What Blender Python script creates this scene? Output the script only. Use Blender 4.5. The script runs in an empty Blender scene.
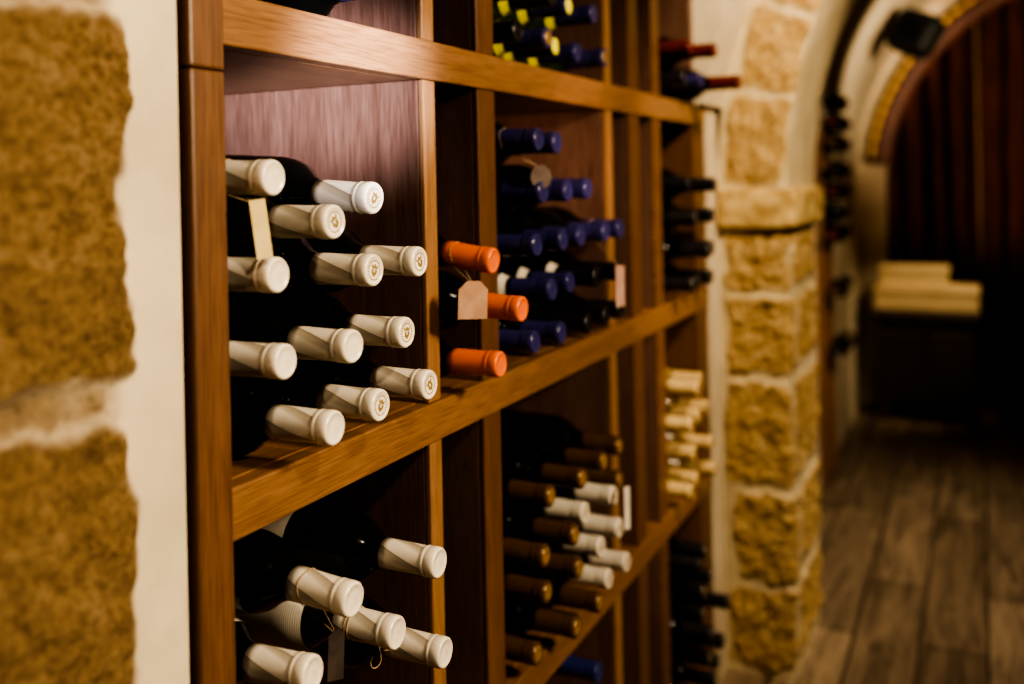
import bpy, bmesh, math, random
from mathutils import Vector, Matrix, noise
random.seed(4)
SC = bpy.context.scene
COL = SC.collection
CZ = 1.15
PI = math.pi
try:
    SC.view_settings.look = 'AgX - High Contrast'
except Exception:
    pass

# ------------------------------------------------------------------ camera
FW = Vector((0.8965, 0.443, 0)).normalized()
RT = Vector((FW.y, -FW.x, 0))
UP = Vector((0, 0, 1))
ROLL = 0.02
cx = (RT - UP * ROLL).normalized()
cy = (UP + RT * ROLL).normalized()
cd = bpy.data.cameras.new('camera')
cam = bpy.data.objects.new('camera', cd)
COL.objects.link(cam)
M = Matrix(((cx.x, cy.x, -FW.x, 0), (cx.y, cy.y, -FW.y, 0), (cx.z, cy.z, -FW.z, CZ), (0, 0, 0, 1)))
cam.matrix_world = M
cd.sensor_width = 36
cd.lens = 945 * 36 / 1024
cd.shift_y = -160.5 / 1024
cd.clip_start = 0.02
cd.dof.use_dof = True
cd.dof.focus_distance = 0.92
cd.dof.aperture_fstop = 2.2
SC.camera = cam

def at(px, py, Y):
    u = (px - 512) / 945; v = (py - 181.5) / 945
    a = u - ROLL * v; b = v + ROLL * u
    D = FW + RT * a - UP * b
    t = Y / D.y
    return D.x * t, D.z * t + CZ

# ------------------------------------------------------------------ helpers
def obj(name, bm, mat, parent=None, smooth=False):
    me = bpy.data.meshes.new(name)
    if parent is not None:
        off = parent.location
        for v in bm.verts: v.co -= off
    bmesh.ops.recalc_face_normals(bm, faces=bm.faces)
    bm.to_mesh(me); bm.free()
    if mat: me.materials.append(mat)
    if smooth:
        for p in me.polygons: p.use_smooth = True
    o = bpy.data.objects.new(name, me); COL.objects.link(o)
    if parent is not None: o.parent = parent
    return o

def thing(name, label, cat, loc=(0, 0, 0), group=None):
    o = bpy.data.objects.new(name, None); COL.objects.link(o)
    o.empty_display_size = 0.05
    o.location = loc; o['label'] = label; o['category'] = cat
    if group: o['group'] = group
    return o

def tag(o, label, cat, group=None):
    o['label'] = label; o['category'] = cat
    if group: o['group'] = group
    return o

def struct(o):
    o['kind'] = 'structure'; return o

def box(bm, lo, hi, bev=0.0, seg=2):
    lo = Vector(lo); hi = Vector(hi)
    r = bmesh.ops.create_cube(bm, size=1.0)
    for v in r['verts']:
        v.co = Vector(((lo.x + hi.x) / 2 + v.co.x * (hi.x - lo.x), (lo.y + hi.y) / 2 + v.co.y * (hi.y - lo.y), (lo.z + hi.z) / 2 + v.co.z * (hi.z - lo.z)))
    if bev > 0:
        es = list({e for v in r['verts'] for e in v.link_edges})
        bmesh.ops.bevel(bm, geom=es, offset=bev, segments=seg, affect='EDGES', profile=0.5)

def tube(bm, pts, r, n=8, rf=None):
    pts = [Vector(p) for p in pts]; rings = []
    for i, p in enumerate(pts):
        d = (pts[min(i + 1, len(pts) - 1)] - pts[max(i - 1, 0)]).normalized()
        a = d.orthogonal().normalized() if i == 0 else (pa - d * pa.dot(d)).normalized()
        pa = a; b = d.cross(a)
        rr = r if rf is None else rf(i)
        rings.append([bm.verts.new(p + (a * math.cos(2 * PI * k / n) + b * math.sin(2 * PI * k / n)) * rr) for k in range(n)])
    for i in range(len(rings) - 1):
        for k in range(n):
            bm.faces.new((rings[i][k], rings[i][(k + 1) % n], rings[i + 1][(k + 1) % n], rings[i + 1][k]))
    bm.faces.new(rings[0]); bm.faces.new(rings[-1])

def lathe_y(bm, prof, n=28):
    rings = []
    for r, y in prof:
        if r < 1e-6: rings.append([bm.verts.new((0, y, 0))])
        else: rings.append([bm.verts.new((r * math.cos(2 * PI * k / n), y, r * math.sin(2 * PI * k / n))) for k in range(n)])
    for i in range(len(rings) - 1):
        A, B = rings[i], rings[i + 1]
        for k in range(n):
            k2 = (k + 1) % n
            if len(A) == 1: bm.faces.new((A[0], B[k], B[k2]))
            elif len(B) == 1: bm.faces.new((A[k], A[k2], B[0]))
            else: bm.faces.new((A[k], A[k2], B[k2], B[k]))

def grid(name, A, B, fn, mat, parent=None):
    verts, mask = [], []
    off = parent.location if parent is not None else Vector((0, 0, 0))
    for a in A:
        for b in B:
            p, m = fn(a, b); verts.append(Vector(p) - off); mask.append(m)
    nb = len(B)
    faces = [(i * nb + j, i * nb + j + 1, (i + 1) * nb + j + 1, (i + 1) * nb + j) for i in range(len(A) - 1) for j in range(nb - 1)]
    me = bpy.data.meshes.new(name); me.from_pydata(verts, [], faces)
    at_ = me.attributes.new('mask', 'FLOAT', 'POINT')
    at_.data.foreach_set('value', mask)
    me.materials.append(mat)
    for p in me.polygons: p.use_smooth = True
    o = bpy.data.objects.new(name, me); COL.objects.link(o)
    if parent is not None: o.parent = parent
    return o

def lin(a, b, step):
    n = max(1, int(round((b - a) / step)))
    return [a + (b - a) * i / n for i in range(n + 1)]

# ------------------------------------------------------------------ materials
def newmat(name, col=(0.5, 0.5, 0.5), rough=0.5, metal=0.0, spec=0.5):
    m = bpy.data.materials.new(name); m.use_nodes = True
    b = m.node_tree.nodes['Principled BSDF']
    b.inputs['Base Color'].default_value = (*col, 1); b.inputs['Roughness'].default_value = rough
    b.inputs['Metallic'].default_value = metal; b.inputs['Specular IOR Level'].default_value = spec
    return m, m.node_tree.nodes, m.node_tree.links, b

def noise_node(N, L, scale, detail=4, mapscale=None, rough=0.55):
    tc = N.new('ShaderNodeTexCoord'); n = N.new('ShaderNodeTexNoise')
    n.inputs['Scale'].default_value = scale; n.inputs['Detail'].default_value = detail; n.inputs['Roughness'].default_value = rough
    if mapscale:
        mp = N.new('ShaderNodeMapping'); mp.inputs['Scale'].default_value = mapscale
        L.new(tc.outputs['Object'], mp.inputs['Vector']); L.new(mp.outputs['Vector'], n.inputs['Vector'])
    else: L.new(tc.outputs['Object'], n.inputs['Vector'])
    return n

def ramp(N, L, src, stops):
    r = N.new('ShaderNodeValToRGB')
    e = r.color_ramp.elements
    while len(e) < len(stops): e.new(0.5)
    for i, (p, c) in enumerate(stops): e[i].position = p; e[i].color = (*c, 1)
    L.new(src, r.inputs['Fac']); return r

def bump(N, L, src, bsdf, strength=0.3, dist=0.002):
    b = N.new('ShaderNodeBump'); b.inputs['Strength'].default_value = strength; b.inputs['Distance'].default_value = dist
    L.new(src, b.inputs['Height']); L.new(b.outputs['Normal'], bsdf.inputs['Normal']); return b

def mixc(N, L, fac, a, b, mode='MIX'):
    mx = N.new('ShaderNodeMix'); mx.data_type = 'RGBA'; mx.blend_type = mode
    if isinstance(fac, float): mx.inputs[0].default_value = fac
    else: L.new(fac, mx.inputs[0])
    for i, c in ((6, a), (7, b)):
        if isinstance(c, tuple): mx.inputs[i].default_value = (*c, 1)
        else: L.new(c, mx.inputs[i])
    return mx.outputs[2]

def noisy(name, c1, c2, scale, rough=0.5, mapscale=None, bs=0.2, bd=0.001, metal=0.0, spec=0.5, lo=0.35, hi=0.65):
    m, N, L, b = newmat(name, c1, rough, metal, spec)
    n = noise_node(N, L, scale, 5, mapscale)
    r = ramp(N, L, n.outputs['Fac'], [(lo, c1), (hi, c2)])
    L.new(r.outputs['Color'], b.inputs['Base Color'])
    if bs: bump(N, L, n.outputs['Fac'], b, bs, bd)
    return m

def wood(name, axis, dark, light, rough=0.38, grain=0.75):
    m, N, L, b = newmat(name, dark, rough)
    s1 = {'x': (1.5, 30, 30), 'z': (30, 30, 1.5), 'y': (30, 1.5, 30)}[axis]
    s2 = {'x': (22, 620, 620), 'z': (620, 620, 22), 'y': (620, 22, 620)}[axis]
    n1 = noise_node(N, L, 1.0, 6, s1, 0.6); n1.inputs['Distortion'].default_value = 0.4
    n2 = noise_node(N, L, 1.0, 3, s2, 0.6)
    mid = tuple((a + c) / 2 for a, c in zip(dark, light))
    r1 = ramp(N, L, n1.outputs['Fac'], [(0.25, dark), (0.5, mid), (0.75, light)])
    r2 = ramp(N, L, n2.outputs['Fac'], [(0.35, (0.5, 0.45, 0.4)), (0.6, (1, 1, 1))])
    L.new(mixc(N, L, grain, r1.outputs['Color'], r2.outputs['Color'], 'MULTIPLY'), b.inputs['Base Color'])
    bump(N, L, n2.outputs['Fac'], b, 0.2, 0.0005)
    return m

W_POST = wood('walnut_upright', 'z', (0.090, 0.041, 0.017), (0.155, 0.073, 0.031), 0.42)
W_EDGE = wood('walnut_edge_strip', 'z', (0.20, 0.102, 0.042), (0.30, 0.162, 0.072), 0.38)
W_SHELF = wood('walnut_shelf', 'x', (0.150, 0.073, 0.029), (0.270, 0.139, 0.058), 0.38)
W_PANEL = wood('mahogany_panel', 'z', (0.095, 0.048, 0.032), (0.165, 0.090, 0.064), 0.36, 0.9)
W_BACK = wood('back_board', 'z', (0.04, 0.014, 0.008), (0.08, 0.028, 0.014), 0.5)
W_CHEST = wood('chest_oak', 'y', (0.020, 0.012, 0.008), (0.042, 0.025, 0.015), 0.5)
W_RACK = wood('rack_wood', 'z', (0.12, 0.055, 0.022), (0.24, 0.115, 0.048), 0.5)

def stone_mat(name, stops, mort, pit=0.45, fine=95):
    m, N, L, b = newmat(name, rough=0.9, spec=0.15)
    a = N.new('ShaderNodeAttribute'); a.attribute_name = 'mask'
    n1 = noise_node(N, L, 20, 8, None, 0.75); n2 = noise_node(N, L, fine, 6, None, 0.7); n3 = noise_node(N, L, 9, 4)
    r1 = ramp(N, L, n1.outputs['Fac'], stops)
    r2 = ramp(N, L, n2.outputs['Fac'], [(0.36, (pit, pit * 0.85, pit * 0.7)), (0.56, (1, 1, 1))])
    st = mixc(N, L, 0.9, r1.outputs['Color'], r2.outputs['Color'], 'MULTIPLY')
    r3 = ramp(N, L, n3.outputs['Fac'], [(0.35, mort[0]), (0.7, mort[1])])
    L.new(mixc(N, L, a.outputs['Fac'], r3.outputs['Color'], st), b.inputs['Base Color'])
    bm_ = bump(N, L, n2.outputs['Fac'], b, 0.7, 0.006)
    mm = N.new('ShaderNodeMath'); mm.operation = 'MULTIPLY_ADD'; mm.inputs[1].default_value = 0.7; mm.inputs[2].default_value = 0.10
    L.new(a.outputs['Fac'], mm.inputs[0]); L.new(mm.outputs[0], bm_.inputs['Strength'])
    return m
STONE = stone_mat('sandstone', [(0.26, (0.34, 0.215, 0.085)), (0.5, (0.49, 0.335, 0.145)), (0.74, (0.64, 0.49, 0.26))], ((0.48, 0.39, 0.24), (0.62, 0.52, 0.34)), 0.5)
STONE_B = stone_mat('brown_sandstone', [(0.26, (0.125, 0.078, 0.033)), (0.5, (0.185, 0.118, 0.050)), (0.76, (0.25, 0.168, 0.080))], ((0.44, 0.37, 0.25), (0.60, 0.51, 0.35)), 0.48, 150)
PLASTER = noisy('plaster', (0.46, 0.38, 0.26), (0.60, 0.51, 0.37), 6, 0.85, bs=0.3, bd=0.004, spec=0.2)
IMPOST = noisy('sandstone_block', (0.34, 0.22, 0.08), (0.58, 0.43, 0.20), 18, 0.9, bs=0.6, bd=0.004, spec=0.15)

def floor_mat():
    m, N, L, b = newmat('plank_floor', rough=0.34)
    tc = N.new('ShaderNodeTexCoord'); br = N.new('ShaderNodeTexBrick')
    br.offset = 0.37; br.inputs['Scale'].default_value = 1.0
    br.inputs['Brick Width'].default_value = 0.95; br.inputs['Row Height'].default_value = 0.15
    br.inputs['Mortar Size'].default_value = 0.005; br.inputs['Mortar Smooth'].default_value = 0.4
    br.inputs['Color1'].default_value = (0.092, 0.068, 0.045, 1); br.inputs['Color2'].default_value = (0.27, 0.210, 0.142, 1)
    br.inputs['Mortar'].default_value = (0.028, 0.020, 0.013, 1)
    L.new(tc.outputs['Object'], br.inputs['Vector'])
    n = noise_node(N, L, 1.0, 6, (3, 24, 3), 0.68); n.inputs['Distortion'].default_value = 1.3
    r = ramp(N, L, n.outputs['Fac'], [(0.34, (0.31, 0.28, 0.26)), (0.64, (1.22, 1.16, 1.08))])
    L.new(mixc(N, L, 0.95, br.outputs['Color'], r.outputs['Color'], 'MULTIPLY'), b.inputs['Base Color'])
    bump(N, L, n.outputs['Fac'], b, 0.25, 0.002)
    return m
FLOOR = floor_mat()

GLASS = newmat('dark_glass', (0.003, 0.0032, 0.0028), 0.12, 0, 0.22)[0]
GLASS_G = newmat('green_glass', (0.012, 0.020, 0.004), 0.09, 0, 0.5)[0]
GLASS_Y = newmat('golden_wine_glass', (0.20, 0.125, 0.040), 0.2, 0, 0.4)[0]
def capmat(name, c, rough=0.38, metal=0.0, fold=0.0):
    # wrapped foil: diagonal overlap seam, with the fold's shading painted into the colour
    m, N, L, b = newmat(name, c, rough, metal)
    n = noise_node(N, L, 60, 4)
    c2 = tuple(min(1, x * 1.12) for x in c)
    r = ramp(N, L, n.outputs['Fac'], [(0.35, c), (0.65, c2)])
    if not fold:
        L.new(r.outputs['Color'], b.inputs['Base Color']); bump(N, L, n.outputs['Fac'], b, 0.12, 0.0006); return m
    tc = N.new('ShaderNodeTexCoord'); sx = N.new('ShaderNodeSeparateXYZ'); L.new(tc.outputs['Object'], sx.inputs[0])
    def mth(op, a, bb=None, cc=None):
        q = N.new('ShaderNodeMath'); q.operation = op
        for i, v in enumerate((a, bb, cc)):
            if v is None: continue
            if isinstance(v, (int, float)): q.inputs[i].default_value = v
            else: L.new(v, q.inputs[i])
        return q.outputs[0]
    ang = mth('DIVIDE', mth('ARCTAN2', sx.outputs[2], sx.outputs[0]), 2 * PI)
    f = mth('FRACT', mth('MULTIPLY_ADD', sx.outputs[1], 15.0, mth('MULTIPLY', ang, 4.0)))
    r2 = ramp(N, L, f, [(0.0, (0.16, 0.14, 0.11)), (0.04, (0.40, 0.37, 0.33)), (0.30, (0.66, 0.64, 0.60)), (0.42, (1, 1, 1)), (1.0, (1, 1, 1))])
    mask = mth('GREATER_THAN', sx.outputs[1], -0.2835)
    fac = mth('MULTIPLY', mask, fold)
    L.new(mixc(N, L, fac, r.outputs['Color'], r2.outputs['Color'], 'MULTIPLY'), b.inputs['Base Color'])
    bump(N, L, f, b, 0.6, 0.0008)
    return m
CAPM = {
    'white': capmat('cap_white', (0.66, 0.59, 0.47), 0.28, 0, 0.95),
    'ivory': capmat('cap_ivory', (0.56, 0.50, 0.40), 0.35),
    'navy': capmat('cap_navy', (0.026, 0.023, 0.095), 0.24),
    'black': capmat('cap_black', (0.009, 0.008, 0.009), 0.28),
    'orange': capmat('cap_orange', (0.60, 0.118, 0.001), 0.36),
    'bronze': capmat('cap_bronze', (0.085, 0.042, 0.015), 0.25, 0.2),
    'cream': capmat('cap_cream', (0.44, 0.31, 0.14), 0.45),
    'red': capmat('cap_red', (0.085, 0.009, 0.006), 0.35),
    'blue': capmat('cap_blue', (0.016, 0.022, 0.10), 0.30),
}
PAPER = noisy('label_paper', (0.46, 0.41, 0.33), (0.56, 0.50, 0.41), 30, 0.8, bs=0.1)
YPAPER = noisy('cream_yellow_paper', (0.55, 0.42, 0.17), (0.62, 0.49, 0.22), 30, 0.8, bs=0.1)
PINKP = noisy('pale_pink_paper', (0.30, 0.17, 0.12), (0.38, 0.23, 0.17), 30, 0.8, bs=0.1)
LIME = noisy('lime_yellow_foil', (0.60, 0.56, 0.03), (0.75, 0.70, 0.06), 60, 0.3, bs=0.1)
KRAFT = noisy('kraft_card', (0.30, 0.17, 0.095), (0.39, 0.23, 0.14), 60, 0.85, bs=0.15)
DARKCARD = noisy('dark_card', (0.025, 0.017, 0.013), (0.05, 0.034, 0.026), 60, 0.85, bs=0.15)
GREYCARD = noisy('grey_brown_card', (0.07, 0.048, 0.037), (0.11, 0.078, 0.06), 60, 0.85, bs=0.15)
TWINE = noisy('twine', (0.24, 0.16, 0.085), (0.36, 0.25, 0.14), 300, 0.9)
GOLD = noisy('gold_rope_thread', (0.55, 0.36, 0.10), (0.75, 0.52, 0.18), 200, 0.4, metal=0.1)
DGOLD = noisy('dull_gold_foil', (0.22, 0.125, 0.038), (0.32, 0.19, 0.065), 200, 0.35, metal=0.3)
PALEGOLD = noisy('pale_gold_emboss', (0.28, 0.19, 0.06), (0.38, 0.27, 0.10), 200, 0.4, metal=0.3)
def striped(name):
    m, N, L, b = newmat(name, rough=0.7)
    tc = N.new('ShaderNodeTexCoord'); wv = N.new('ShaderNodeTexWave'); wv.wave_type = 'BANDS'; wv.bands_direction = 'Y'
    wv.inputs['Scale'].default_value = 150; wv.inputs['Distortion'].default_value = 1.2
    L.new(tc.outputs['Object'], wv.inputs['Vector'])
    r = ramp(N, L, wv.outputs['Fac'], [(0.2, (0.38, 0.34, 0.28)), (0.6, (0.56, 0.51, 0.42))])
    L.new(r.outputs['Color'], b.inputs['Base Color']); return m
STRIPED = striped('striped_label')
CURTAIN = noisy('curtain_cloth', (0.036, 0.012, 0.007), (0.078, 0.026, 0.014), 25, 0.9, mapscale=(1, 1, 0.2), spec=0.15)
REDTRIM = noisy('red_trim', (0.050, 0.012, 0.005), (0.085, 0.023, 0.010), 20, 0.6)
BLACK = noisy('black_plastic', (0.003, 0.003, 0.003), (0.005, 0.005, 0.005), 80, 0.6, spec=0.2)
GRILLE = noisy('speaker_grille', (0.002, 0.002, 0.002), (0.005, 0.005, 0.005), 400, 0.9, spec=0.1)
IRON = noisy('black_iron', (0.015, 0.013, 0.012), (0.03, 0.025, 0.02), 80, 0.55, metal=0.6)
CREAM = noisy('cream_board', (0.52, 0.38, 0.19), (0.62, 0.48, 0.27), 5, 0.7, mapscale=(20, 2, 20))
BRASS = noisy('dull_brass', (0.05, 0.03, 0.015), (0.08, 0.05, 0.02), 60, 0.5, metal=0.6)

# ------------------------------------------------------------------ the room
YW = 0.55
VC, VZ, VR = -0.656, 1.12, 1.206
bm = bmesh.new(); box(bm, (-1.2, -1.87, -0.06), (6.0, 1.05, 0.0))
struct(obj('floor', bm, FLOOR))

bm = bmesh.new()
def vault(x0, x1, a0):
    A = lin(math.radians(a0), PI, math.radians(3)); X = lin(x0, x1, 0.5)
    V = [[bm.verts.new((x, VC + VR * math.cos(a), VZ + VR * math.sin(a))) for a in A] for x in X]
    for i in range(len(X) - 1):
        for j in range(len(A) - 1): bm.faces.new((V[i][j], V[i][j + 1], V[i + 1][j + 1], V[i + 1][j]))
XS = 2.03
vault(-1.2, XS, 29.7); vault(XS, 2.2, 9.1); vault(2.2, 5.05, 0.0)
def quad(*ps): bm.faces.new([bm.verts.new(p) for p in ps])
zt = VZ + VR * math.sin(math.radians(29.7)); yt = VC + VR * math.cos(math.radians(29.7))
quad((-1.2, yt, zt), (XS, yt, zt), (XS, 1.02, zt), (-1.2, 1.02, zt))
pv = [(XS, VC + VR * math.cos(math.radians(a)), VZ + VR * math.sin(math.radians(a))) for a in (9.1, 12, 15, 18, 21, 24, 27, 29.7)]
quad(*pv, (XS, 1.02, zt), (XS, 1.02, 1.315))
struct(obj('ceiling', bm, PLASTER, smooth=False))
for p in bpy.data.objects['ceiling'].data.polygons: p.use_smooth = len(p.vertices) == 4 and abs(p.normal.x) < 0.3

def sd_rect(a, b, s, rad):
    ca, cb = (s[0] + s[1]) / 2, (s[2] + s[3]) / 2
    dx = abs(a - ca) - (s[1] - s[0]) / 2 + rad; dy = abs(b - cb) - (s[3] - s[2]) / 2 + rad
    return math.hypot(max(dx, 0), max(dy, 0)) + min(max(dx, dy), 0) - rad
def stone_field(a, b, stones, rad=0.02, amp=0.012, soft=0.006, relief=0.012, rough=1.0):
    w1 = Vector((a * 14, b * 14, 3.1)); w2 = Vector((a * 60, b * 60, 1.7))
    pa = a + amp * noise.noise(w1) + 0.4 * amp * noise.noise(w2)
    pb = b + amp * noise.noise(w1 + Vector((7, 3, 6))) + 0.4 * amp * noise.noise(w2 + Vector((4, 8, 2)))
    d = min(sd_rect(pa, pb, s, rad) for s in stones)
    m = max(0.0, min(1.0, 0.5 - d / (2 * soft))); m = m * m * (3 - 2 * m)
    v = Vector((a, b, 0.3))
    h = m * (relief + rough * (0.008 * noise.noise(v * 26) + 0.006 * noise.noise(v * 70) + 0.004 * noise.noise(v * 150))) + (1 - m) * (0.0015 * noise.noise(v * 22))
    return m, h
wl = [(0.235, 0.484, 1.012, 1.278), (0.30, 0.485, 0.735, 0.988), (0.30, 0.486, 1.30, 1.52), (0.24, 0.484, 0.49, 0.715), (0.30, 0.486, 0.2, 0.46), (0.25, 0.484, 1.545, 1.70), (0.22, 0.484, 0.02, 0.17)]
rows = [(0.02, 0.2), (0.23, 0.47), (0.5, 0.74), (0.77, 1.0), (1.04, 1.28), (1.31, 1.5), (1.53, 1.7)]
for k, (z0, z1) in enumerate(rows):
    x1 = 0.215 if k % 2 else 0.20
    while x1 > -1.2:
        w = random.uniform(0.22, 0.38); wl.append((x1 - w, x1, z0, z1)); x1 -= w + 0.03
A = lin(-1.2, 0.25, 0.03) + lin(0.254, 0.541, 0.0033)
B = lin(0, 0.55, 0.03) + lin(0.553, 1.45, 0.0036) + lin(1.47, 1.716, 0.03)
def f_wall(a, b):
    m, h = stone_field(a, b, wl, 0.022, 0.014, 0.006, 0.008, 0.6)
    # the joints between the stones are rough, the strip beside the rack is trowelled smooth
    g = max(0.0, min(1.0, (0.482 - a) / 0.022)) * (1 - m)
    v = Vector((a, b, 0.8))
    h += g * (0.006 * noise.noise(v * 45) + 0.005 * noise.noise(v * 110))
    e = max(0.0, min(1.0, (0.541 - a) / 0.02))
    return (a, YW - h * e + (0.004 if a > 0.536 else 0), b), max(m, g * (0.82 + 0.18 * noise.noise(v * 40)))
struct(grid('wall_left', A, B, f_wall, STONE_B))

bm = bmesh.new(); box(bm, (0.48, 0.985, 0.0), (2.2, 1.05, 1.72)); struct(obj('wall_niche', bm, PLASTER))
bm = bmesh.new()
box(bm, (2.102, YW, 0), (2.2, 1.0, 1.315)); box(bm, (2.2, YW, 0), (5.12, YW + 0.08, 1.125))
struct(obj('wall_side', bm, PLASTER))
bm = bmesh.new(); box(bm, (-1.2, -1.94, 0), (5.1, -1.862, 1.13)); struct(obj('wall_right', bm, PLASTER))
bm = bmesh.new(); box(bm, (-1.28, -1.94, 0), (-1.2, 1.05, 2.4)); struct(obj('wall_near', bm, PLASTER))

XF, OC, OZ, OR = 5.05, -0.55, 1.10, 0.97
inner, outer = [], []
for z in lin(0, OZ, 0.22): inner.append((OC + OR, z)); outer.append((0.57, z))
for a in lin(0, PI, math.radians(4))[1:]:
    inner.append((OC + OR * math.cos(a), OZ + OR * math.sin(a))); outer.append((VC + 1.226 * math.cos(a), VZ + 1.226 * math.sin(a)))
for z in [0.88, 0.66, 0.44, 0.22, 0.0]:
    inner.append((OC - OR, z)); outer.append((VC - 1.226, z))
bm = bmesh.new()
rings = [[[bm.verts.new((x, y, z)) for (y, z) in P] for P in (inner, outer)] for x in (XF, XF + 0.09)]
n = len(inner)
for i in range(n - 1):
    bm.faces.new((rings[0][0][i], rings[0][0][i + 1], rings[0][1][i + 1], rings[0][1][i]))
    bm.faces.new((rings[1][0][i], rings[1][0][i + 1], rings[1][1][i + 1], rings[1][1][i]))
    bm.faces.new((rings[0][0][i], rings[0][0][i + 1], rings[1][0][i + 1], rings[1][0][i]))
    bm.faces.new((rings[0][1][i], rings[0][1][i + 1], rings[1][1][i + 1], rings[1][1][i]))
struct(obj('wall_far', bm, PLASTER))
bm = bmesh.new(); box(bm, (5.6, -1.9, 0), (5.66, 0.8, 2.4)); struct(obj('wall_beyond', bm, PLASTER))
bm = bmesh.new()
R = []
for a in lin(math.radians(6), math.radians(174), math.radians(3)):
    c, s = math.cos(a), math.sin(a)
    R.append([bm.verts.new((x, OC + r * c, OZ + r * s)) for (r, x) in ((0.945, XF + 0.005), (0.945, XF - 0.035), (1.0, XF - 0.045), (1.05, XF - 0.04), (1.070, XF - 0.02), (1.070, XF + 0.005))])
for i in range(len(R) - 1):
    for k in range(5): bm.faces.new((R[i][k], R[i][k + 1], R[i + 1][k + 1], R[i + 1][k]))
struct(obj('trim_1', bm, REDTRIM, smooth=True))
bm = bmesh.new()
pts = [(XF - 0.055, OC + 1.036 * math.cos(a), OZ + 1.036 * math.sin(a)) for a in lin(math.radians(7), math.radians(173), math.radians(0.6))]
tube(bm, pts, 0.01, 6, lambda i: 0.013 if (i // 3) % 2 else 0.005)
tag(obj('gold_rope', bm, GOLD, smooth=True), 'thin gold beaded rope edging along the dark red arched moulding', 'rope')

# curtain
A = lin(-1.75, 0.54, 0.010); B = lin(0.015, 2.2, 0.11)
def f_cur(a, b):
    k = 0.6 + 0.4 * noise.noise(Vector((a * 3, 1, 0)))
    return (5.225 + 0.055 * k * math.sin(a * 52 + 2.2 * noise.noise(Vector((a * 4, b * 0.5, 2)))) + 0.014 * math.sin(a * 120 + b), a, b), 0
cur = tag(grid('curtain', A, B, f_cur, CURTAIN), 'dark brown red pleated curtain filling the arched opening at the far end', 'curtain')
bm = bmesh.new()
tube(bm, [(5.10, 0.0, 0.7 + 0.08 * i) for i in range(17)], 0.0045, 6)
cord = obj('pull_cord', bm, TWINE, smooth=True); cord.parent = cur

# ------------------------------------------------------------------ stone arch and pier
arch = thing('stone_arch', 'golden rough sandstone pier and arch right of the wine rack', 'arch', (2.395, 0.47, 0))
PX0, PX1, PY = 2.2, 2.59, 0.394
LW = YW - PY; LX = PX1 - PX0
def path(s):
    def seg(s):
        if s < LW: return Vector((PX0, YW - s)), Vector((-1, 0))
        if s < LW + LX: return Vector((PX0 + s - LW, PY)), Vector((0, -1))
        return Vector((PX1, PY + s - LW - LX)), Vector((1, 0))
    p, nn = seg(s)
    for c, n0, n1 in ((LW, Vector((-1, 0)), Vector((0, -1))), (LW + LX, Vector((0, -1)), Vector((1, 0)))):
        w = 0.012
        if abs(s - c) < w:
            f = (s - c + w) / (2 * w); nn = (n0 * (1 - f) + n1 * f).normalized()
            p = p - nn * (0.004 * (1 - abs(s - c) / w))
    return p, nn
courses = [(0.888, 1.022), (0.700, 0.872), (0.440, 0.680), (0.222, 0.420), (0.02, 0.202)]
ps = []
for k, (z0, z1) in enumerate(courses):
    e = LW + (0.05 if k % 2 else 0.012)
    ps.append((0.016 + 0.010 * (k % 2), e, z0, z1)); ps.append((e + 0.04, LW + LX - 0.03, z0 + 0.012, z1 - 0.008)); ps.append((LW + LX + 0.02, 2 * LW + LX - 0.02, z0, z1))
def f_pier(s, z):
    p, nn = path(s)
    m, h = stone_field(s, z, ps, 0.012, 0.016, 0.005, 0.006)
    return (p.x + nn.x * h, p.y + nn.y * h, z), m
grid('pier', lin(0, 2 * LW + LX, 0.005), lin(0, 1.04, 0.0055), f_pier, STONE, arch)
va = []
t = 0.012
AR = 1.05
while t < AR * PI - 0.1:
    w = random.choice((0.15, 0.17, 0.19)); va.append((0.022, LW + 0.004, t, t + w)); t += w + 0.016
def f_arch(s, t):
    th = t / AR
    m, h = stone_field(s, t, va, 0.012, 0.014, 0.005, 0.006)
    if s < LW: r, x, dr, dx = VR - s, PX0, 0, -1
    elif s < LW + LX: r, x, dr, dx = AR, PX0 + s - LW, -1, 0
    else: r, x, dr, dx = AR + s - LW - LX, PX1, 0, 1
    for c, sg in ((LW, 1), (LW + LX, -1)):
        w = 0.012
        if abs(s - c) < w:
            q = 0.004 * (1 - abs(s - c) / w); r += q; x += q * sg
    r += dr * h; x += dx * h
    return (x, VC + r * math.cos(th), VZ + r * math.sin(th)), m
grid('arch_ring', lin(0, 2 * LW + LX, 0.006), lin(0, AR * PI, 0.010), f_arch, STONE, arch)
bm = bmesh.new()
box(bm, (PX0 - 0.025, PY - 0.025, 1.03), (PX1 + 0.025, YW, 1.122), 0.012, 3)
bmesh.ops.subdivide_edges(bm, edges=[e for e in bm.edges if e.calc_length() > 0.05], cuts=12, use_grid_fill=True)
for v in bm.verts: v.co += Vector((noise.noise(v.co * 30), noise.noise(v.co * 30 + Vector((5, 0, 0))), noise.noise(v.co * 26 + Vector((0, 7, 0))))) * 0.006
obj('impost', bm, IMPOST, arch, True)

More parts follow.
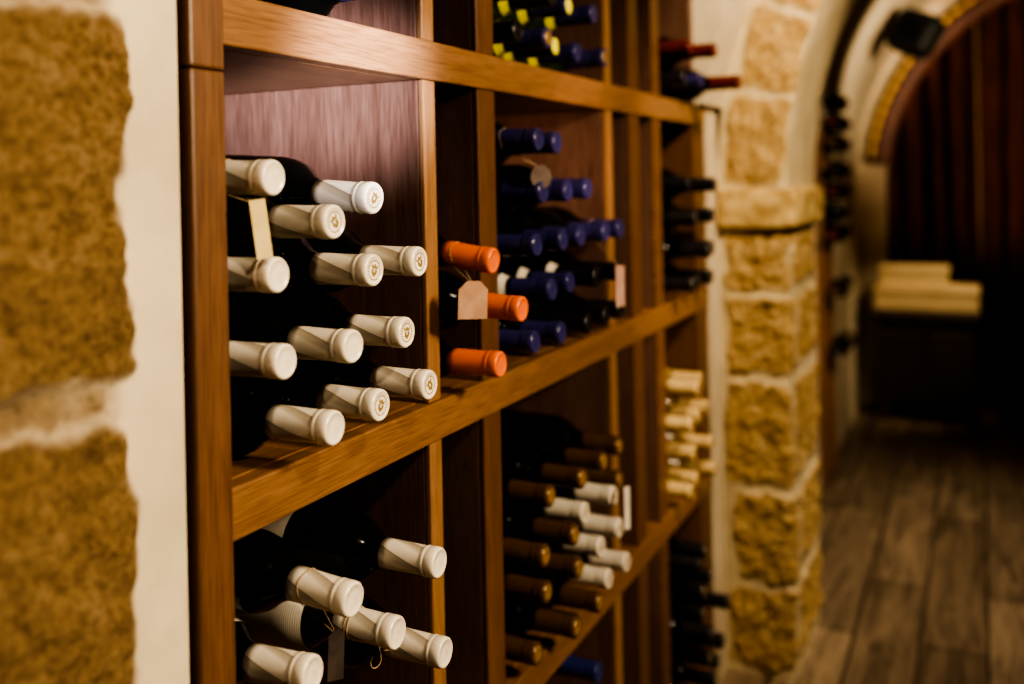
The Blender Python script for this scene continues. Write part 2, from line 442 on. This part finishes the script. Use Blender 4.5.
# ------------------------------------------------------------------ the wine rack
SA, PIT, TH = 0.904, 0.406, 0.044
SHELF = [SA - 2 * PIT, SA - PIT, SA, SA + PIT, SA + 2 * PIT]
RB = 0.97
rack = thing('wine_rack', 'tall walnut brown wine rack built into the wall with square and narrow compartments', 'wine rack', (1.32, 0.76, 0))
def rpart(name, lo, hi, mat, bev=0.0015):
    b = bmesh.new(); box(b, lo, hi, bev); return obj(name, b, mat, rack)
rpart('stile', (0.547, YW - 0.004, 0.0), (0.5845, YW + 0.016, 1.2435), W_POST, 0.0025)
rpart('stile', (0.547, YW - 0.004, 1.2445), (0.5845, YW + 0.016, 1.714), W_POST, 0.0025)
rpart('side_panel', (0.543, YW + 0.0165, 0.0), (0.560, RB, 1.714), W_PANEL)
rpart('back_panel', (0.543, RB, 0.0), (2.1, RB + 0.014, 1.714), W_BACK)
rpart('plinth', (0.586, YW + 0.01, 0.0), (2.1, YW + 0.03, SHELF[0] - TH), W_SHELF)
for k, z in enumerate(SHELF):
    xe = 2.025 if k == 4 else 2.10
    rpart('shelf', (0.5605, YW + 0.0205, z - TH), (xe, RB, z), W_SHELF)
    rpart('shelf_rail', (0.585, YW, z - TH), (xe, YW + 0.02, z), W_SHELF, 0.002)
DIV = [(0.90, 0.926), (1.028, 1.074), (1.475, 1.505), (1.593, 1.647), (1.724, 1.775)]
for k in range(4):
    z0, z1 = SHELF[k] + 0.0004, SHELF[k + 1] - TH - 0.0004
    for a, b_ in DIV:
        rpart('divider', (a, YW + 0.0105, z0), (b_, RB, z1), W_PANEL)
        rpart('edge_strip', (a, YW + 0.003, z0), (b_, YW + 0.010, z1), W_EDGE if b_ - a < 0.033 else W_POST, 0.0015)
    if k < 3: rpart('end_panel', (2.012, YW + 0.003, z0), (2.10, RB, z1), W_POST)
    else: rpart('end_panel', (2.0, YW + 0.003, z0), (2.022, RB, z1), W_PANEL)

# ------------------------------------------------------------------ bottles
BR = 0.0365; BL = 0.30
def mk(name, build, mat, smooth=True):
    b = bmesh.new(); build(b); bmesh.ops.recalc_face_normals(b, faces=b.faces)
    me = bpy.data.meshes.new(name); b.to_mesh(me); b.free(); me.materials.append(mat)
    for p in me.polygons: p.use_smooth = smooth
    return me
body_prof = [(0, 0.012), (0.018, 0.009), (0.028, 0.0), (0.0335, -0.001), (0.036, -0.005), (BR, -0.012), (BR, -0.10), (BR, -0.180), (0.0358, -0.190), (0.0335, -0.201), (0.029, -0.211), (0.0225, -0.219), (0.0178, -0.226), (0.0155, -0.234), (0.0146, -0.243), (0.0140, -0.262), (0.0136, -0.285), (0.0136, -0.296), (0, -0.296)]
cap_prof = [(0.0141, -0.2350), (0.01535, -0.2352), (0.0151, -0.245), (0.0147, -0.262), (0.0144, -0.2800), (0.0144, -0.2835), (0.0150, -0.2845), (0.0152, -0.286), (0.0150, -0.2874), (0.0147, -0.2880), (0.0151, -0.2888), (0.0152, -0.2955), (0.0148, -0.2984), (0.0136, -0.2999), (0.0124, -0.3000), (0.0120, -0.2994), (0.006, -0.2994), (0, -0.2994)]
ME = {k: mk('bottle_glass', lambda b: lathe_y(b, body_prof), m) for k, m in (('dark', GLASS), ('green', GLASS_G), ('gold', GLASS_Y))}
CAPS = {k: mk('capsule', lambda b: lathe_y(b, cap_prof, 32), m) for k, m in CAPM.items()}
def crest(b):
    y = -0.29965
    def flat(pts, th=0.0004):
        f = [b.verts.new((x, y + th, z)) for x, z in pts]; g = [b.verts.new((x, y - th, z)) for x, z in pts]
        b.faces.new(f); b.faces.new(g[::-1])
        for i in range(len(f)): b.faces.new((f[i], g[i], g[(i + 1) % len(f)], f[(i + 1) % len(f)]))
    # a small embossed crown over a shield, with a beaded ring round them
    flat([(-0.0042, 0.0018), (0.0042, 0.0018), (0.0048, 0.0052), (0.0024, 0.0036), (0, 0.0060), (-0.0024, 0.0036), (-0.0048, 0.0052)])
    flat([(-0.0036, 0.0008), (-0.0036, -0.0028), (0, -0.0062), (0.0036, -0.0028), (0.0036, 0.0008), (0.0014, 0.0008), (0.0014, -0.0020), (-0.0014, -0.0020), (-0.0014, 0.0008)])
    for k in range(20):
        a = 2 * PI * k / 20; ccx, ccz = 0.0088 * math.cos(a), 0.0088 * math.sin(a)
        flat([(ccx + 0.0008 * math.cos(q * PI / 3), ccz + 0.0008 * math.sin(q * PI / 3)) for q in range(6)], 0.0003)
CREST = mk('crest', crest, PALEGOLD, False)
seal_prof = [(0.0125, -0.2996), (0.0122, -0.3003), (0.008, -0.3005), (0, -0.3005)]
LIMESEAL = mk('seal', lambda b: lathe_y(b, seal_prof, 24), LIME)
GOLDSEAL = mk('seal', lambda b: lathe_y(b, [(0.0105, -0.2992), (0.0100, -0.3002), (0.0070, -0.3004), (0.0064, -0.2996), (0, -0.2996)], 24), DGOLD)
def lab(y0, y1, r=BR + 0.0004):
    def f(b):
        n = 26; R = [[b.verts.new((r * math.cos(a), y, r * math.sin(a))) for a in [PI * (-0.3 + 1.6 * k / n) for k in range(n + 1)]] for y in (y0, y1)]
        for k in range(n): b.faces.new((R[0][k], R[0][k + 1], R[1][k + 1], R[1][k]))
    return f
small_neck = [(0.0200, -0.2235), (0.0183, -0.2262), (0.0160, -0.2345), (0.0157, -0.2352)]
EXTRA = {
    'label': ('label', mk('label', lab(-0.06, -0.13), PAPER)),
    'sleeve': ('paper_sleeve', mk('paper_sleeve', lambda b: lathe_y(b, [(BR + 0.0005, -0.04), (BR + 0.0005, -0.12), (BR + 0.0005, -0.18), (0.0364, -0.190), (0.0342, -0.2005), (0.0300, -0.2105)], 32), STRIPED)),
    'limeneck': ('neck_band', mk('neck_band', lambda b: lathe_y(b, small_neck, 28), LIME)),
    'neck': ('neck_band', mk('neck_band', lambda b: lathe_y(b, small_neck, 28), PAPER)),
}
def child(name, me, root):
    o = bpy.data.objects.new(name, me); COL.objects.link(o); o.parent = root; return o
def bottle(tip, base, cap, label, group, glass='dark', extra=()):
    d = (Vector(tip) - Vector(base)).normalized()
    base = Vector(tip) - d * BL
    r = thing('wine_bottle', label, 'bottle', base, group)
    r.rotation_mode = 'QUATERNION'; r.rotation_quaternion = d.to_track_quat('-Y', 'Z')
    child('glass_body', ME[glass], r); c = child('capsule', CAPS[cap], r)
    c.rotation_euler = (0, random.uniform(-0.7, 0.7), 0)
    if 'crest' in extra: child('crest', CREST, c)
    if 'seal' in extra: child('seal', LIMESEAL, c)
    if 'goldseal' in extra: child('seal', GOLDSEAL, c)
    for q in EXTRA:
        if q in extra: child(EXTRA[q][0], EXTRA[q][1], r)
    return r

ORD = ['first', 'second', 'third', 'fourth', 'fifth', 'sixth']
ROWN = ['bottom row', 'second row up', 'third row up', 'fourth row up', 'fifth row up', 'sixth row up']
def relax(items, x0, x1, z0, z1, it=600):
    S = 0.37
    P = [[Vector((b['x'], b['z'])), Vector((b['x'], b['z']))] for b in items]
    T = [p[0].copy() for p in P]
    for b, p in zip(items, P):
        p[1].x = min(max(p[1].x, x0 + BR), x1 - BR); p[1].y = min(max(p[1].y, z0 + BR), z1 - BR)
    D = 2 * BR + 0.0004
    for k in range(it):
        for i in range(len(P)):
            for j in range(i):
                for s in (S, 1.0):
                    a = P[i][0] * (1 - s) + P[i][1] * s; b = P[j][0] * (1 - s) + P[j][1] * s
                    v = a - b; L = v.length
                    if L < D:
                        v = v / L if L > 1e-6 else Vector((1, 0))
                        q = v * (D - L) * 0.5
                        P[i][1] += q * s; P[j][1] -= q * s
                        P[i][0] += q * (1 - s) * 0.7; P[j][0] -= q * (1 - s) * 0.7
        for i, p in enumerate(P):
            for s in (S, 1.0):
                a = p[0] * (1 - s) + p[1] * s
                dx = max(x0 + BR + 0.0005 - a.x, 0) - max(a.x - (x1 - BR - 0.0005), 0)
                dz = max(z0 + BR + 0.0003 - a.y, 0) - max(a.y - (z1 - BR - 0.0005), 0)
                q = Vector((dx, dz)); p[1] += q * s; p[0] += q * (1 - s)
            if k < it - 80:
                p[0] += (T[i] - p[0]) * 0.03
                p[1] += ((p[0]) - p[1]) * 0.01
    return P
CN = {'white': 'white-capped', 'ivory': 'white-capped', 'navy': 'navy-capped', 'black': 'black-capped', 'orange': 'orange-capped', 'bronze': 'bronze-capped', 'cream': 'cream-capped', 'red': 'dark red-capped', 'blue': 'blue-capped'}
def cell(where, group, x0, x1, tier, items, pitch=0.065):
    z0, z1 = SHELF[tier], SHELF[tier + 1] - TH
    for b in items:
        if 'px' in b: b['x'], b['z'] = at(b['px'][0], b['px'][1], b['y'])
        else: b['z'] = z0 + BR + pitch * b['row'] + b.get('dz', 0)
    P = relax(items, x0, x1, z0, z1)
    for r in sorted({b['row'] for b in items}):
        rr = sorted([b for b in items if b['row'] == r], key=lambda b: b['x'])
        for k, b in enumerate(rr): b['o'] = (ORD[k] + ' from left in ' if len(rr) > 1 else 'alone in ') + ROWN[r]
    out = []
    for b, p in zip(items, P):
        tip = Vector((p[0].x, b['y'], p[0].y - b.get('droop', 0))); base = Vector((p[1].x, b['y'] + BL, p[1].y))
        lb = b.get('label') or f"{CN[b['c']]} bottle, {b['o']}, {where}"
        bottle(tip, base, b['c'], lb, group, b.get('g', 'dark'), b.get('e') or ())
        out.append((tip, (base - tip).normalized()))
    return out

W = lambda px, py, row, e=(), y=0.5, c='white', label=None: dict(px=(px, py), y=y, row=row, c=c, e=e, label=label)
CR = ('crest',)
CI = [W(338, 428, 0), W(380, 405, 0, CR), W(430, 384, 0, CR),
      W(291, 361, 1, (), 0.52), W(352, 347, 1), W(408, 332, 1, CR),
      W(284, 271, 2, (), 0.52), W(373, 272, 2, CR), W(420, 263, 2, CR),
      W(278, 181, 3, (), 0.52, label='white-capped bottle at top left of the left compartment, cream paper strip hanging below'),
      W(332, 222, 3, CR, label='white-capped bottle with gold crest, lower front one of the top pair, left compartment'),
      W(371, 207, 3, CR, 0.505, label='white-capped bottle with gold crest, upper right of the top pair, left compartment')]
PI_ = cell('left compartment above middle shelf', 'white-capped bottles above the middle shelf', 0.560, 0.90, 2, CI)
CL = [W(440, 563, 4, ('label',), 0.49, label='white-capped bottle lying alone at right, highest in the left compartment below the middle shelf'),
      W(352, 608, 4, (), 0.49, label='white-capped bottle lying upper left in the compartment below the middle shelf'),
      W(398, 633, 3, ('sleeve',), 0.49, label='white-capped bottle with twine on its neck, between two others at photo bottom'),
      W(446, 653, 2, (), 0.49, label='white-capped bottle at lower right of the left compartment below the middle shelf'),
      W(316, 665, 3, ('sleeve',), 0.51, label='white-capped bottle at bottom left corner, nearest the left rack post')]
PL_ = cell('left compartment below middle shelf', 'white-capped bottles below the middle shelf', 0.560, 0.90, 1, CL)
CO = [W(493, 268, 2, (), 0.50, 'orange', 'orange-capped bottle with the tan card tag, top of the narrow stack'),
      W(518, 315, 1, (), 0.477, 'orange', 'orange-capped bottle in the middle of the narrow stack, jutting out furthest'),
      W(504, 371, 0, (), 0.494, 'orange', 'orange-capped bottle at the bottom of the narrow stack, on the shelf')]
CO[0]['droop'] = 0.008; CO[1]['droop'] = 0.003
PO_ = cell('narrow compartment', 'orange-capped bottles in the narrow compartment', 0.926, 1.028, 2, CO)
def rows_of(spec, c, y=0.515, jit=0.012, g='dark', e=None):
    out = []
    for r, xs in enumerate(spec):
        for k, x in enumerate(xs):
            cc = c[r][k] if not isinstance(c, str) else c
            out.append(dict(x=x, row=r, y=y + random.uniform(-jit, jit), c=cc, g=g, e=e(r, k) if e else ()))
    return out
nv, bk, bz, wh = 'navy', 'black', 'bronze', 'ivory'
I = rows_of([[1.112, 1.195, 1.282, 1.365, 1.437], [1.15, 1.235, 1.32, 1.405], [1.112, 1.19, 1.28, 1.36, 1.437], [1.13, 1.215, 1.29], [1.118, 1.19]],
            [[nv, nv, bk, bk, bk], [nv, nv, bk, bk], [nv] * 5, [nv] * 3, [nv] * 2], 0.515, 0.006)
for q in (5, 6, 7): I[q]['e'] = ('neck',)
PM_ = cell('centre compartment above middle shelf', 'dark-capped bottles in the centre compartment', 1.074, 1.475, 2, I)
GS = ('goldseal',)
I = rows_of([[1.112, 1.20, 1.285, 1.37, 1.437], [1.15, 1.24, 1.325, 1.41], [1.112, 1.195, 1.28, 1.365, 1.437], [1.15, 1.235, 1.32, 1.405]],
            [[bz, bz, bz, wh, wh], [bz, bz, wh, wh], [bz, bz, wh, wh, bz], [bz] * 4], e=lambda r, k: GS if (r, k) not in ((0, 3), (0, 4), (1, 2), (1, 3), (2, 2), (2, 3)) else CR)  # gold seals on the bronze caps stand in for glints, as colour
PN_ = cell('centre compartment below middle shelf', 'bronze and white capped bottles in the centre compartment', 1.074, 1.475, 1, I)
x, z = 1.34, 0.401
bottle((x, 0.53, z), (x + 0.004, 0.83, z - 0.002), 'blue', 'blue-capped bottle under the lowest visible shelf at photo bottom', 'bottles in the lowest compartments')
I = rows_of([[1.82, 1.895, 1.97], [1.85, 1.93], [1.82, 1.895, 1.97], [1.85, 1.93]], 'black', 0.50, 0.02)
cell('far compartment above middle shelf', 'black-capped bottles in the far compartment', 1.775, 2.012, 2, I)
I = rows_of([[1.813, 1.892, 1.970], [1.85, 1.935], [1.813, 1.89, 1.970], [1.85, 1.935]], 'cream', 0.515, 0.015, 'gold', e=lambda r, k: GS)
cell('far compartment below middle shelf', 'cream-capped bottles in the far compartment', 1.775, 2.012, 1, I, 0.065)
I = rows_of([[1.82, 1.895, 1.97], [1.85, 1.93], [1.82, 1.895, 1.97], [1.85, 1.93], [1.82, 1.895]], 'black', 0.50, 0.02, e=lambda r, k: CR if (r + k) % 2 else ())
cell('far lowest compartment', 'bottles in the lowest compartments', 1.775, 2.012, 0, I)
I = rows_of([[1.82, 1.89, 1.96], [1.85, 1.925]], [[bk, nv, 'red'], ['red', 'red']], 0.48, 0.01)
I[0]['y'] = 0.515; I[1]['y'] = 0.50; I[2]['y'] = 0.440; I[3]['y'] = 0.51
cell('far compartment above top rail', 'red and dark capped bottles above the top rail', 1.775, 2.0, 3, I)
ex = [[('limeneck',), ('limeneck', 'goldseal'), ('limeneck', 'seal'), ('limeneck',), ('goldseal',)], [('seal',), ('limeneck',), ('limeneck', 'seal'), ('limeneck',)], [('crest',), ('seal',), ('crest',)]]  # lime neck bands also paint in the yellow glints between bottles
I = rows_of([[1.115, 1.19, 1.27, 1.35, 1.432], [1.155, 1.23, 1.31, 1.395], [1.19, 1.27, 1.35]],
            [[bk, nv, bk, nv, nv], [nv, bk, nv, nv], [nv, bk, nv]], 0.54, 0.015, 'green', e=lambda r, k: ex[r][k])
cell('centre compartment above top rail', 'green glass bottles above the top rail', 1.074, 1.475, 3, I)
I = rows_of([[0.768]], 'navy', 0.505, 0.0)
I[0]['label'] = 'navy-capped bottle peeking over the top rail at the upper left edge'
cell('left compartment above top rail', 'bottles over the top rail', 0.56, 0.90, 3, I)

# ------------------------------------------------------------------ tags and twine
def card_tag(name, label, cat, centre, w, h, yaw, tilt, mat, hang=None, shape='clip'):
    t = thing(name, label, cat, centre)
    c = bmesh.new()
    k = 0.28 * w
    if shape == 'clip': pts = [(-w / 2, -h / 2), (w / 2, -h / 2), (w / 2, h / 2 - k), (w / 2 - k, h / 2), (-w / 2 + k, h / 2), (-w / 2, h / 2 - k)]
    elif shape == 'round': pts = [(w / 2 * math.cos(2 * PI * i / 24), w / 2 * math.sin(2 * PI * i / 24)) for i in range(24)]
    else: pts = [(-w / 2, -h / 2), (w / 2, -h / 2), (w / 2, h / 2), (-w / 2, h / 2)]
    R = Matrix.Rotation(yaw, 3, 'Z') @ Matrix.Rotation(tilt, 3, 'Y')
    f, g = [], []
    for x, z in pts:
        f.append(c.verts.new(Vector(centre) + R @ Vector((x, -0.0005, z)))); g.append(c.verts.new(Vector(centre) + R @ Vector((x, 0.0005, z))))
    c.faces.new(f); c.faces.new(g[::-1])
    for i in range(len(f)): c.faces.new((f[i], g[i], g[(i + 1) % len(f)], f[(i + 1) % len(f)]))
    obj('card', c, mat, t)
    top = Vector(centre) + R @ Vector((0, 0, h / 2 - 0.004))
    s = bmesh.new(); tip, d = hang; o = tip + d * 0.050; r = 0.0156
    ring = [o + Vector((r * math.cos(a), 0.0015 * math.sin(3 * a), r * math.sin(a))) for a in lin(-0.9, PI + 0.9, 0.3)]
    tube(s, [top] + ring + [top], 0.0005, 6)
    obj('string', s, TWINE, t, True)
    return t
x, z = at(473, 300, 0.503)
card_tag('card_tag', 'tan card tag hanging from the topmost orange-capped bottle', 'tag', (x, 0.503, z), 0.034, 0.042, -0.75, 0.05, KRAFT, PO_[0])
x, z = at(261, 229, 0.52)
card_tag('paper_strip', 'narrow cream yellow paper strip hanging under the top left white-capped bottle', 'tag', (x, 0.52, z), 0.013, 0.048, -0.6, -0.12, YPAPER, PI_[9], 'strip')
x, z = at(336, 655, 0.52)
card_tag('dark_tag', 'small dark brown card tag among the white-capped bottles at photo bottom', 'tag', (x, 0.52, z), 0.015, 0.044, -0.6, 0.05, DARKCARD, PL_[1])
x, z = at(627, 508, 0.485)
card_tag('paper_strip', 'upright white paper strip at the right end of the bronze-capped bottles', 'tag', (x, 0.485, z), 0.011, 0.065, -0.5, 0.0, PAPER, PN_[13], 'strip')
x, z = at(620, 286, 0.478)
card_tag('paper_strip', 'pale pink paper strip at the right end of the navy-capped bottles', 'tag', (x, 0.478, z), 0.017, 0.060, -0.5, 0.0, PINKP, PM_[13], 'strip')
x, z = at(541, 177, 0.515)
card_tag('round_tag', 'round grey brown tag hanging below the topmost pair of navy-capped bottles', 'tag', (x, 0.515, z), 0.032, 0.032, -0.6, 0.0, GREYCARD, PM_[17], 'round')
s = bmesh.new()
tip, d = PL_[2]
o = tip + d * 0.045
x, z = o.x, o.z
pts = [(x + 0.0155 * math.cos(a), o.y + 0.0006 * a, z + 0.0155 * math.sin(a)) for a in lin(0, 4 * PI, 0.25)]
pts += [(x + 0.0158, o.y, z - 0.008), (x + 0.014, o.y - 0.014, z - 0.024), (x + 0.004, o.y - 0.024, z - 0.034), (x - 0.006, o.y - 0.02, z - 0.037), (x - 0.008, o.y - 0.018, z - 0.028), (x + 0.002, o.y - 0.022, z - 0.022), (x + 0.014, o.y - 0.026, z - 0.026), (x + 0.024, o.y - 0.028, z - 0.024), (x + 0.032, o.y - 0.030, z - 0.028)]
q = [Vector(p) for p in pts]
for _ in range(2):
    nq = [q[0]]
    for i in range(len(q) - 1): nq += [q[i] * 0.75 + q[i + 1] * 0.25, q[i] * 0.25 + q[i + 1] * 0.75]
    q = nq + [q[-1]]
tube(s, q, 0.0006, 6)
tag(obj('twine', s, TWINE, smooth=True), 'loop of thin tan twine tied round a white-capped bottle neck at photo bottom', 'twine')

# ------------------------------------------------------------------ wall rack of bottles past the pier
wr = thing('bottle_rack', 'narrow wooden bottle rack on the pale wall just past the stone pier', 'bottle rack', (3.78, 0.53, 0))
for xx in (3.69, 3.87):
    b = bmesh.new(); box(b, (xx - 0.035, 0.522, 0.0), (xx + 0.035, YW, 1.52), 0.003); obj('post', b, W_RACK, wr)
zs = [1.43, 1.35, 1.27, 1.17, 1.09, 1.01, 0.93, 0.72, 0.50]
nm = ['topmost', 'second', 'third', 'fourth', 'fifth', 'sixth', 'seventh', 'eighth', 'lowest']
for k, z in enumerate(zs):
    for xx in (3.69, 3.87):
        b = bmesh.new()
        tube(b, [(xx, 0.525, z - 0.012)] + [(xx, 0.484 + 0.0395 * math.cos(a), z + 0.0395 * math.sin(a)) for a in lin(-0.35, -PI * 0.8, 0.3)], 0.0028, 6)
        obj('hook', b, IRON, wr, True)
    fl = k != 5
    j = random.uniform(-0.04, 0.04)
    a, c = ((3.63 + j, 0.484, z), (3.93 + j, 0.484, z)) if fl else ((3.93 + j, 0.484, z), (3.63 + j, 0.484, z))
    bottle(a, c, ('black', 'red', 'bronze', 'black', 'red', 'black', 'red', 'bronze', 'black')[k], f'{nm[k]} dark bottle {"from the top " if 0 < k < 8 else ""}on the wall rack just past the stone pier', 'bottles on the wall rack')

# ------------------------------------------------------------------ chest and boxes
ch = thing('chest', 'dark wooden chest standing against the curtain at the far end', 'chest', (4.86, 0.23, 0))
def cpart(n, lo, hi, mat, bev=0.005, root=ch):
    b = bmesh.new(); box(b, lo, hi, bev); return obj(n, b, mat, root)
cpart('body', (4.73, 0.02, 0.09), (5.0, 0.44, 0.46), W_CHEST)
cpart('lid', (4.71, 0.0, 0.462), (5.01, 0.46, 0.515), W_CHEST, 0.012)
for y0, y1 in ((0.05, 0.215), (0.245, 0.41)): cpart('front_panel', (4.722, y0, 0.14), (4.7295, y1, 0.42), W_CHEST, 0.003)
for xx in (4.73, 4.95):
    for yy in (0.02, 0.39): cpart('leg', (xx, yy, 0.0), (xx + 0.05, yy + 0.05, 0.0895), W_CHEST, 0.006)
cpart('clasp', (4.715, 0.22, 0.41), (4.7215, 0.24, 0.4615), BRASS, 0.002)
def cream_box(label, lo, hi, lid):
    t = thing('wooden_box', label, 'box', ((lo[0] + hi[0]) / 2, (lo[1] + hi[1]) / 2, lo[2]))
    cpart('body', lo, (hi[0], hi[1], hi[2] - lid - 0.001), CREAM, 0.004, t)
    cpart('lid', (lo[0] - 0.006, lo[1] - 0.006, hi[2] - lid), (hi[0] + 0.006, hi[1] + 0.006, hi[2]), CREAM, 0.006, t)
cream_box('wide cream wooden box lying on the dark chest', (4.74, 0.01, 0.516), (4.98, 0.452, 0.622), 0.03)
cream_box('smaller cream wooden box stacked on top of the wide one', (4.77, 0.135, 0.623), (4.96, 0.43, 0.712), 0.025)

# ------------------------------------------------------------------ loudspeaker under the vault
sp = thing('loudspeaker', 'black loudspeaker hung tilted from the pale vault', 'speaker', (4.2, 0.22, 1.70))
Rm = Matrix.Translation((4.22, 0.222, 1.722)) @ Matrix.Rotation(math.radians(-25), 4, 'Z') @ Matrix.Rotation(math.radians(24), 4, 'X') @ Matrix.Rotation(math.radians(18), 4, 'Y') @ Matrix.Scale(0.86, 4)
b = bmesh.new(); box(b, (-0.075, -0.11, -0.105), (0.075, 0.11, 0.105), 0.05, 5)
for v in b.verts:
    if v.co.x > 0.03: v.co.y *= 0.78; v.co.z *= 0.82
b.transform(Rm); obj('cabinet', b, BLACK, sp, True)
b = bmesh.new(); box(b, (-0.080, -0.06, -0.055), (-0.0752, 0.06, 0.055), 0.002); b.transform(Rm); obj('grille', b, GRILLE, sp)
b = bmesh.new()
tube(b, [Rm @ Vector((0.07, 0.02, 0.02)), Vector((4.28, 0.30, 1.765)), Vector((4.28, 0.33, 1.785))], 0.010, 8)
obj('bracket', b, IRON, sp, True)

# ------------------------------------------------------------------ light
def lamp(kind, loc, aim, power, col, size, angle=None, blend=0.6):
    l = bpy.data.lights.new('lamp', kind); l.energy = power; l.color = col; l.shadow_soft_size = size
    if kind == 'SPOT': l.spot_size = math.radians(angle); l.spot_blend = blend
    o = bpy.data.objects.new('lamp', l); COL.objects.link(o); o.location = loc
    if aim: o.rotation_euler = (Vector(aim) - Vector(loc)).to_track_quat('-Z', 'Y').to_euler()
    return o
WARM = (1.0, 0.76, 0.46)
lamp('SPOT', (0.85, -1.15, 1.78), (0.98, 0.55, 0.85), 245, (1.0, 0.79, 0.54), 0.16, 62)
lamp('SPOT', (0.25, -0.30, 1.18), (0.9, 0.73, 1.262), 560, (0.86, 0.84, 1.0), 0.04, 13.5, 1.0)  # added spot with no visible source, gives the left divider its cool sheen
lamp('SPOT', (0.72, -0.35, 1.22), (1.475, 0.72, 1.17), 75, (1.0, 0.66, 0.45), 0.04, 18, 1.0)  # added unseen spot, lifts the divider face in the centre compartment
lamp('SPOT', (0.15, -0.45, 1.85), (0.55, 0.55, 1.08), 40, (1.0, 0.79, 0.55), 0.04, 44, 0.9)
lamp('SPOT', (1.4, -0.35, 1.98), (2.25, 0.42, 1.0), 140, (1.0, 0.78, 0.51), 0.05, 60)
lamp('SPOT', (3.2, -0.5, 1.5), (4.6, 0.5, 1.78), 125, (1.0, 0.78, 0.50), 0.06, 42)
lamp('SPOT', (4.1, -0.3, 1.75), (4.72, 0.22, 0.58), 85, WARM, 0.05, 32, 0.9)
lamp('SPOT', (4.0, -0.6, 1.45), (5.2, -0.2, 1.5), 60, (1.0, 0.68, 0.40), 0.05, 75)
lamp('SPOT', (3.0, -0.6, 2.1), (3.0, -0.05, 0.0), 115, (1.0, 0.82, 0.60), 0.06, 66, 0.9)
lamp('SPOT', (2.95, -0.4, 1.6), (3.75, 0.5, 0.95), 55, WARM, 0.05, 45)  # added unseen spot so the wall rack bottles show more clearly
w = bpy.data.worlds.new('world'); SC.world = w; w.use_nodes = True
w.node_tree.nodes['Background'].inputs['Color'].default_value = (0.02, 0.015, 0.011, 1)
w.node_tree.nodes['Background'].inputs['Strength'].default_value = 0.2
